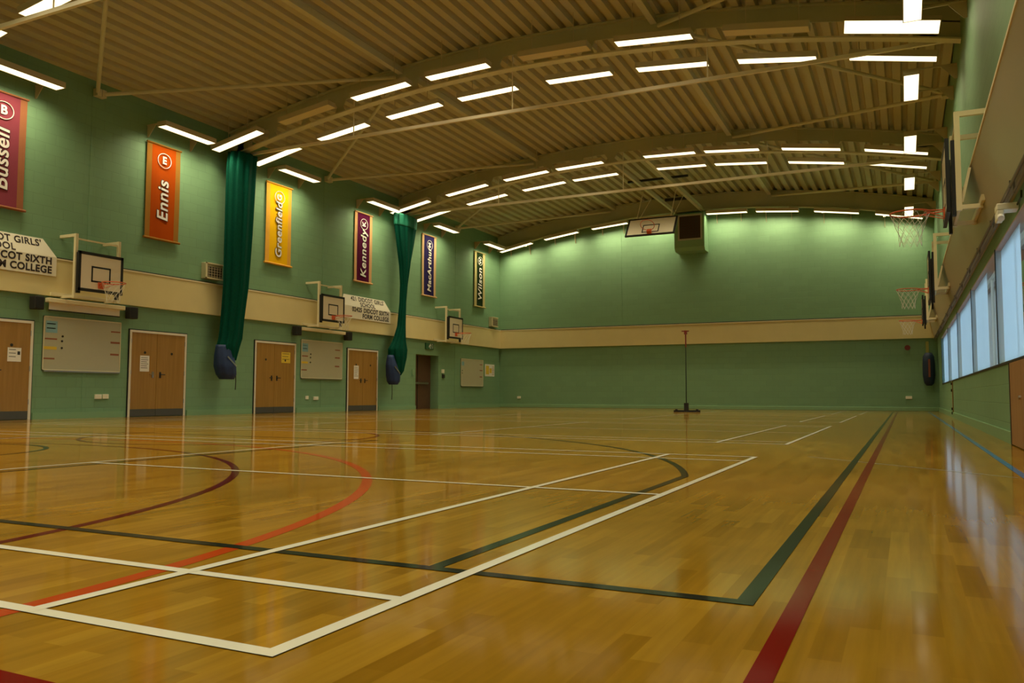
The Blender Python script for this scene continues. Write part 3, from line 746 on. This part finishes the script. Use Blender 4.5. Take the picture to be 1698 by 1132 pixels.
# school name signs folded over the band ledge
def school_sign(y0, y1, label, first, third):
    root = empty('school_sign', (XL+.1, (y0+y1)/2, 2.86), label, 'sign', 'white school name signs')
    xa, xb = XL+.115, XL+.02
    b = MB()
    b.prism([(y0, 2.88), (y1, 2.88), (y1, 3.27), (y0, 3.27)], 0, xa-.005, xa)
    b.poly([(xa, y0, 3.27), (xa, y1, 3.27), (xb, y1-.25, 3.62), (xb, y0+.25, 3.62)])
    b.build('panel', m_sign, root)
    sl = Vector((xb-xa, 0, .35)).normalized()
    yc = (y0+y1)/2
    n = Vector((0, 1, 0)).cross(sl)
    def up(t): return Vector((xa, 0, 3.27))+sl*t+n*.004
    tx = lambda t, z, yr, big: text(t, .195, (0, 1, 0), sl if big else (0, 0, 1), z, m_text_dark, root, offset=.004 if big else .007, align='RIGHT', name='sign_line', sx=.98, extrude=.001, space=1.08)
    def line(t, p, big):      # a leading number is a piece of its own, left of the words
        pre, _, rest = t.partition(' ') if t[0].isdigit() else ('', '', t)
        o = tx(rest, p, 0, big)
        if pre: tx(pre, (p[0], root.location.y+min(v.co.y for v in o.data.vertices)-.10, p[2]), 0, big)
    p = up(.25); line(first, (p.x, y1-.30, p.z), True)
    p = up(.08); tx('SCHOOL', (p.x, y1-.85, p.z), 0, True)
    line(third, (xa+.003, y1-.10, 3.17), False)
    tx('FORM COLLEGE', (xa+.003, y1-.10, 2.99), 0, False)
school_sign(7.95, 10.82, 'white school name sign with black capitals, cut by the left frame edge', "DIDCOT GIRLS'", 'DIDCOT SIXTH')
school_sign(20.1, 22.78, 'white school name sign behind the middle basketball goal', "421 DIDCOT GIRLS'", '02425 DIDCOT SIXTH')

# ------------------------------------------------------------------ wall basketball goals
def net_cords(cx, cy, z, r, h, mb, cr=.004, n=10):
    lv = 5
    for i in range(n):
        for s in (1, -1):
            pts = []
            for k_ in range(lv+1):
                t = 2*math.pi*(i+s*k_*.5)/n; u = k_/lv; rr = r*(1-.42*min(1, u*1.5))
                pts.append((cx+rr*math.cos(t), cy+rr*math.sin(t), z-h*u))
            mb.path(pts, cr, 3)
def wall_goal(side, yc, zb0, zb1, label, ringz):
    xw = XL if side < 0 else XR; s = -side      # s: direction into the hall
    X = lambda o: xw+s*o
    root = empty('basketball_goal', (xw, yc, ringz), label, 'basketball goal', 'wall mounted basketball goals')
    zt = 3.76 if side < 0 else 3.86; z0 = 2.44 if side < 0 else 2.68
    w0 = X(.095) if side < 0 else X(.155)
    off = .48 if side < 0 else .40
    for dy in (-.5, .5):
        y = yc+dy
        MB().box(X(off-.03), X(off+.03), y-.03, y+.03, z0, zt).build('frame_post', m_frame, root)
        MB().bar((X(.004), y, zt-.03), (X(off-.03), y, zt-.03), .05, .06).build('frame_arm', m_frame, root)
        MB().bar((w0, y, z0+.04), (X(off-.03), y, z0+.04), .05, .05).build('frame_arm', m_frame, root)
        b = MB().bar((X(.28), y, z0+.50), (X(off-.03), y, z0+.1), .03, .03); 
        if side > 0: b.build('frame_strut', m_frame, root)
    MB().bar((X(off), yc-.5, zt-.10), (X(off), yc+.5, zt-.10), .03, .03).build('cross_bar', m_frame, root)
    MB().bar((X(off), yc-.5, z0+.03), (X(off), yc+.5, z0+.03), .03, .04).build('cross_bar', m_frame, root)
    MB().box(w0, w0+s*.035, yc-.75, yc+.75, z0+.05, z0+.12).build('wall_rail', m_frame, root)
    bo = off+.10; hy = .52
    bd_ = MB().box(X(bo), X(bo+.025), yc-hy, yc+hy, zb0, zb1); bd_ = bd_.build('backboard', m_board, root)
    e = .055
    MB().box(X(bo-.01), X(bo+.031), yc-hy-.005, yc-hy+e, zb0, zb1).box(X(bo-.01), X(bo+.031), yc+hy-e, yc+hy+.005, zb0, zb1).box(X(bo-.01), X(bo+.031), yc-hy, yc+hy, zb0-.005, zb0+e).box(X(bo-.01), X(bo+.031), yc-hy, yc+hy, zb1-e, zb1+.005).build('board_border', m_black, bd_)
    MB().box(X(bo-.07), X(bo-.03), yc-hy+.02, yc-hy+.10, zb0-.05, zb1-.02).build('board_bearer', m_black, root)
    MB().box(X(bo-.07), X(bo-.03), yc+hy-.12, yc+hy-.04, zb0-.10, zb1-.02).build('board_bearer', m_black, root)
    a = .225; q = .034; zs0 = ringz+.02; zs1 = ringz+.35
    MB().box(X(bo+.025), X(bo+.028), yc-a, yc-a+q, zs0, zs1).box(X(bo+.025), X(bo+.028), yc+a-q, yc+a, zs0, zs1).box(X(bo+.025), X(bo+.028), yc-a, yc+a, zs0, zs0+q).box(X(bo+.025), X(bo+.028), yc-a, yc+a, zs1-q, zs1).build('target_square', m_black, bd_)
    cx = X(bo+.42); r = .225
    rb = MB(); rb.path([(cx+r*math.cos(t*math.pi/16), yc+r*math.sin(t*math.pi/16), ringz) for t in range(32)], .010, 8, closed=True)
    rm = rb.build('rim', m_red, root, smooth=True)
    b = MB(); b.box(X(bo+.03), X(bo+.045), yc-.07, yc+.07, ringz-.10, ringz+.03)
    for dy in (-.05, .05): b.tube((X(bo+.04), yc+dy, ringz), (cx-s*r*.9, yc+dy*2.0, ringz), .008); b.tube((X(bo+.04), yc+dy, ringz-.09), (cx-s*r*.7, yc+dy*2.6, ringz-.01), .006)
    b.build('rim_bracket', m_red, root)
    nb = MB(); net_cords(cx, yc, ringz-.01, r, .40, nb, .003); nb.build('net', m_net, rm)
wall_goal(-1, 11.47, 2.60, 3.40, 'basketball goal on the left wall nearest the camera, above the leftmost whiteboard', 2.78)
wall_goal(-1, 19.12, 2.62, 3.39, 'basketball goal on the left wall overlapping the smaller white school sign', 2.78)
wall_goal(-1, 26.35, 2.59, 3.39, 'basketball goal on the left wall nearest the far corner', 2.78)
wall_goal(1, 11.3, 2.68, 3.55, 'basketball goal on the right wall nearest the camera with white net against the far wall', 2.80)
wall_goal(1, 19.3, 2.48, 3.5, 'middle basketball goal on the right wall', 2.78)
wall_goal(1, 26.6, 2.60, 3.4, 'farthest basketball goal on the right wall', 2.72)

# folded goal hung from the roof beams
root = empty('ceiling_goal', (-7.38, 25.85, 6.05), 'large tilted white backboard folded up under the roof near the far wall', 'basketball goal')
pt = Vector((0, 26.1, 6.37)); pb_ = Vector((0, 25.62, 5.73)); dv = (pt-pb_); nrm = Vector((0, -dv.z, dv.y)).normalized()
def gp(x, t, o=0): p = pb_+dv*t+nrm*o; return (x, p.y, p.z)
gx0, gx1 = -8.2, -6.56
def gbox(x0, x1, t0, t1, o0, o1, nm, m):
    b = MB(); k_ = [gp(x, t, o) for o in (o0, o1) for t in (t0, t1) for x in (x0, x1)]
    b.v = k_; b.f = [(0, 1, 3, 2), (4, 6, 7, 5), (0, 4, 5, 1), (2, 3, 7, 6), (0, 2, 6, 4), (1, 5, 7, 3)]; b.m = [0]*6
    return b.build(nm, m, root)
gbox(gx0, gx1, 0, 1, -.03, 0, 'backboard', m_board)
for a in ((gx0-.01, gx0+.05, -.01, 1.01), (gx1-.05, gx1+.01, -.01, 1.01), (gx0, gx1, -.02, .05), (gx0, gx1, .95, 1.02)): gbox(*a, -.035, .006, 'board_border', m_black)
for a in ((-7.66, -7.63, .14, .60), (-7.13, -7.10, .14, .60), (-7.66, -7.10, .56, .60), (-7.66, -7.10, .14, .18)): gbox(*a, 0, .008, 'target_square', m_black)
gc = Vector(gp(-7.38, .12, .33)); ax = dv.normalized()
rb = MB(); rb.path([tuple(gc+Vector((1, 0, 0))*.225*math.cos(t*math.pi/16)+nrm*.225*math.sin(t*math.pi/16)) for t in range(32)], .010, 8, closed=True); rb.build('rim', m_red, root)
gbox(-7.45, -7.31, .03, .17, 0, .12, 'rim_bracket', m_red)
for x in (-7.95, -6.8):
    MB().tube((x, 26.13, 6.36), (x, 26.9, 7.48), .014).build('hanger_arm', m_frame, root)
    MB().tube((x, 25.92, 6.08), (x, 27.9, 7.48), .011).build('hanger_arm', m_frame, root)
MB().bar((-8.3, 26.3, 7.715), (-6.25, 26.3, 7.715), .07, .07).build('cross_beam', m_black, root)
MB().bar((-7.85, 29.38, 7.73), (-6.95, 29.38, 7.73), .07, .10).build('winch_beam', m_black, root)

# green box high on the far wall with a dark grille
root = empty('plant_box', (-7.18, YB-.35, 6.0), 'green box with dark square grille high on the far wall', 'ventilation box')
b = MB(); yf = YB-.7
b.prism([(YB, 5.98), (yf+.12, 5.98), (yf, 6.12), (yf, 7.40), (YB, 7.40)], 0, -7.80, -6.66); b.build('casing', m_green, root)
g0, g1, h0, h1 = -7.60, -6.80, 6.44, 7.30
MB().box(g0-.06, g1+.06, yf-.02, yf, h0-.06, h0).box(g0-.06, g1+.06, yf-.02, yf, h1, h1+.06).box(g0-.06, g0, yf-.02, yf, h0, h1).box(g1, g1+.06, yf-.02, yf, h0, h1).build('grille_frame', mat('grey grille frame', (.42, .40, .30), .5), root)
MB().box(g0, g1, yf-.008, yf, h0, h1).build('grille', mat('brown black grille', (.05, .022, .012), .6), root)
b = MB()
for i in range(1, 8): b.box(g0+i*.1-.004, g0+i*.1+.004, yf-.015, yf-.008, h0, h1).box(g0, g1, yf-.015, yf-.008, h0+i*.107-.004, h0+i*.107+.004)
b.build('grille_bars', m_grille, root)

# ------------------------------------------------------------------ green division nets, gathered and bagged
def gathered(name, label, prof, bagprof, tail, xo, rnd, hem=False, z_hem=None):
    """prof: (z, y centre, half width y, half depth x)"""
    root = empty(name, (XL+xo, prof[0][1], prof[-1][0]), label, 'net curtain', 'gathered green division nets')
    def ring(z, yc, hy, hx, fold, ph, n=72, x0=XL+xo):
        out = []
        for j in range(n):
            t = 2*math.pi*j/n; k_ = 1+fold*math.sin(9*t+ph)+fold*.5*math.sin(17*t+ph*2)
            out.append((x0+hx*k_*math.cos(t), yc+hy*k_*math.sin(t), z))
        return out
    # interpolate
    def dense(p, m=6):
        o = []
        for a, c in zip(p[:-1], p[1:]):
            for i in range(m):
                t = i/m; o.append(tuple(a[q]+(c[q]-a[q])*t for q in range(4)))
        o.append(p[-1]); return o
    dp = dense(prof)
    b = MB(); b.loft([ring(z, y, hy, hx, .10, z*.25+rnd) for z, y, hy, hx in dp]); b.build('net', m_curtain, root, smooth=True)
    if hem:
        a, c = hem
        hp = [q for q in dense(prof, 12) if q[0] >= a]
        hb = MB(); hb.loft([ring(z, y, hy*1.03, hx*1.05, .10, z*.25+rnd) for z, y, hy, hx in hp]); hb.build('top_hem', m_curtain_hem, root, smooth=True)
    # bag
    bb = MB(); bb.loft([ring(z, y, hy, hx, .03, z, 32) for z, y, hy, hx in dense(bagprof, 4)]); bb.build('storage_bag', m_bag, root, smooth=True)
    zz, yy = tail; MB().path([(XL+xo+.1, yy, zz+.5), (XL+xo+.1, yy+.01, zz+.2), (XL+xo+.1, yy, zz)], .012, 5).build('draw_cord', m_dark, root)
    # light strap over the bag
    zc_, yc_ = bagprof[1][0], bagprof[1][1]
    MB().bar((XL+xo+bagprof[1][3]+.02, yc_-.1, zc_-.02), (XL+xo+bagprof[2][3]+.02, yc_+.16, zc_-.25), .04, .01, up=(1, 0, 0)).build('strap', m_metal, root)
gathered('division_net', 'wide green division net gathered on the left wall between orange and yellow banners',
         [(6.62, 15.55, .40, .26), (6.2, 15.51, .40, .27), (4.6, 15.46, .37, .25), (3.2, 15.41, .34, .22), (2.36, 15.32, .31, .20), (1.9, 15.27, .31, .20), (1.7, 15.2, .30, .2), (1.35, 15.18, .22, .16)],
         [(1.72, 15.05, .20, .15), (1.45, 15.08, .26, .20), (1.2, 15.11, .28, .24), (1.0, 15.16, .26, .22), (.88, 15.18, .18, .16)], (.62, 15.38), .45, .3)
gathered('division_net', 'pinched green division net gathered on the left wall between maroon and navy banners',
         [(6.55, 23.1, .60, .16), (6.2, 23.1, .57, .16), (5.7, 23.1, .46, .15), (4.85, 23.09, .24, .14), (4.2, 23.05, .14, .11), (3.6, 23.0, .12, .10), (2.8, 22.93, .16, .12), (2.3, 22.82, .28, .16), (2.0, 22.74, .44, .2), (1.75, 22.72, .42, .2), (1.3, 22.75, .22, .16), (1.15, 22.75, .1, .1)],
         [(1.8, 22.32, .12, .1), (1.45, 22.38, .22, .18), (1.15, 22.48, .27, .22), (.95, 22.5, .24, .2), (.84, 22.5, .15, .14)], (.35, 22.28), .45, 1.1, hem=(6.15, 6.55))
root = empty('hanging_bag', (.73, YB-.3, .9), 'dark blue bag hanging in the far right corner on a yellow strap', 'bag')
b = MB()
def ell(z, rx, ry, cx=.73, cy=YB-.3, n=20): return [(cx+rx*math.cos(2*math.pi*j/n), cy+ry*math.sin(2*math.pi*j/n), z) for j in range(n)]
b.loft([ell(z, r, r) for z, r in ((.86, .08), (.95, .15), (1.2, .19), (1.6, .19), (1.85, .17), (1.97, .10))]); b.build('bag_body', m_bagdark, root, smooth=True)
MB().bar((.70, YB-.28, 1.9), (.70, YB-.28, 2.35), .09, .03, up=(0, 1, 0)).bar((.70, YB-.29, 2.34), (.70, YB-.003, 2.34), .05, .03).build('strap', mat('olive yellow strap', (.35, .32, .06), .6), root)
MB().box(.71, .77, YB-.51, YB-.50, 1.15, 1.75).build('red_panel', mat('faded red panel', (.28, .08, .05), .6), root)
root = empty('fire_bell', (.1, YB, 2.15), 'small dark red round bell on the far wall near the right corner', 'bell')
MB().tube((.1, YB, 2.17), (.1, YB-.06, 2.17), .09, 20).build('gong', m_darkred, root); MB().box(.06, .14, YB-.04, YB, 1.98, 2.08).build('bell_box', m_green, root)

# badminton post
root = empty('badminton_post', (-6.1, 25.1, 0), 'slim dark post with red top standing alone on the court', 'post')
MB().tube((-6.1, 25.1, .05), (-6.1, 25.1, 2.0), .018, 10, r2=.016).build('pole', m_pole_green, root)
MB().tube((-6.1, 25.1, 2.0), (-6.1, 25.1, 2.5), .02, 10).build('pole_top', m_darkred, root)
MB().bar((-6.22, 25.1, 2.5), (-6.0, 25.1, 2.5), .05, .03).box(-6.14, -6.06, 25.06, 25.14, 2.4, 2.52).build('net_head', m_darkred, root)
MB().bar((-6.45, 24.93, .03), (-5.72, 25.27, .03), .09, .06).box(-6.16, -6.04, 25.04, 25.16, 0, .28).build('base', m_black, root)
for p in ((-6.38, 24.97), (-5.80, 25.24)): MB().tube((p[0], p[1], .06), (p[0], p[1], .09), .04, 12).build('wheel', m_black, root)

# ------------------------------------------------------------------ right wall details
for i, (o_, z, r, nm) in enumerate(((.11, 2.43, .016, 'upper'), (.08, 2.38, .012, 'lower'))):
    b = MB().tube((XR-o_-.004, YR+.1, z), (XR-o_-.004, YB-.3, z), r, 8)
    for k_ in range(16): b.box(XR-o_-.012, XR-o_+.004, 1+k_*1.9, 1.02+k_*1.9, z-r-.004, 2.48)
    tag(b.build('conduit_pipe', mat('grey conduit '+nm, (.16, .14, .12), .4), None), '%s thin grey conduit running along the right wall above the windows' % nm, 'pipe', 'conduits above the windows')
root = empty('wall_light_fitting', (XR, 9.1, 2.38), 'small cream fitting with shiny tip fixed above the windows on the right wall', 'light fitting')
MB().box(XR-.19, XR-.004, 9.0, 9.2, 2.295, 2.36).build('body', m_socket, root, bevel=.01)
MB().box(XR-.19, XR-.13, 9.0, 9.2, 2.2, 2.295).build('front_cover', m_socket, root, bevel=.01)
MB().tube((XR-.16, 9.0, 2.23), (XR-.16, 8.95, 2.2), .03, 12).build('tip', m_white, root)
MB().path([(XR-.02, 8.98, 2.33), (XR-.02, 8.7, 2.34), (XR-.02, 8.68, 2.40)], .01, 5).build('cable', m_pole_green, root)
# brown store doors
root = empty('door_6', (XR, 9.1, 0), None, None, kind='structure')
MB().box(XR-.03, XR, 9.12, 10.05, .01, .86).build('leaf', m_store, root); MB().box(XR-.03, XR, 8.1, 9.11, .01, .86).build('leaf', m_store, root)
MB().box(XR-.035, XR, 10.05, 10.1, 0, .86).box(XR-.035, XR, 8.05, 8.1, 0, .86).build('frame', m_dark, root)
MB().tube((XR-.03, 9.2, .5), (XR-.05, 9.2, .5), .02).build('knob', m_metal, root)
root = empty('wall_anchor', (XR, 22.2, .4), 'narrow brown strip with dark fixings under the strip window', 'wall bracket')
MB().box(XR-.02, XR, 22.1, 22.35, .0, .88).build('strip', wood('brown strip', (.25, .16, .05), (.3, .2, .07)), root)
for z in (.08, .18, .62, .78): MB().box(XR-.045, XR-.02, 22.16, 22.24, z, z+.06).build('fixing', m_black, root)
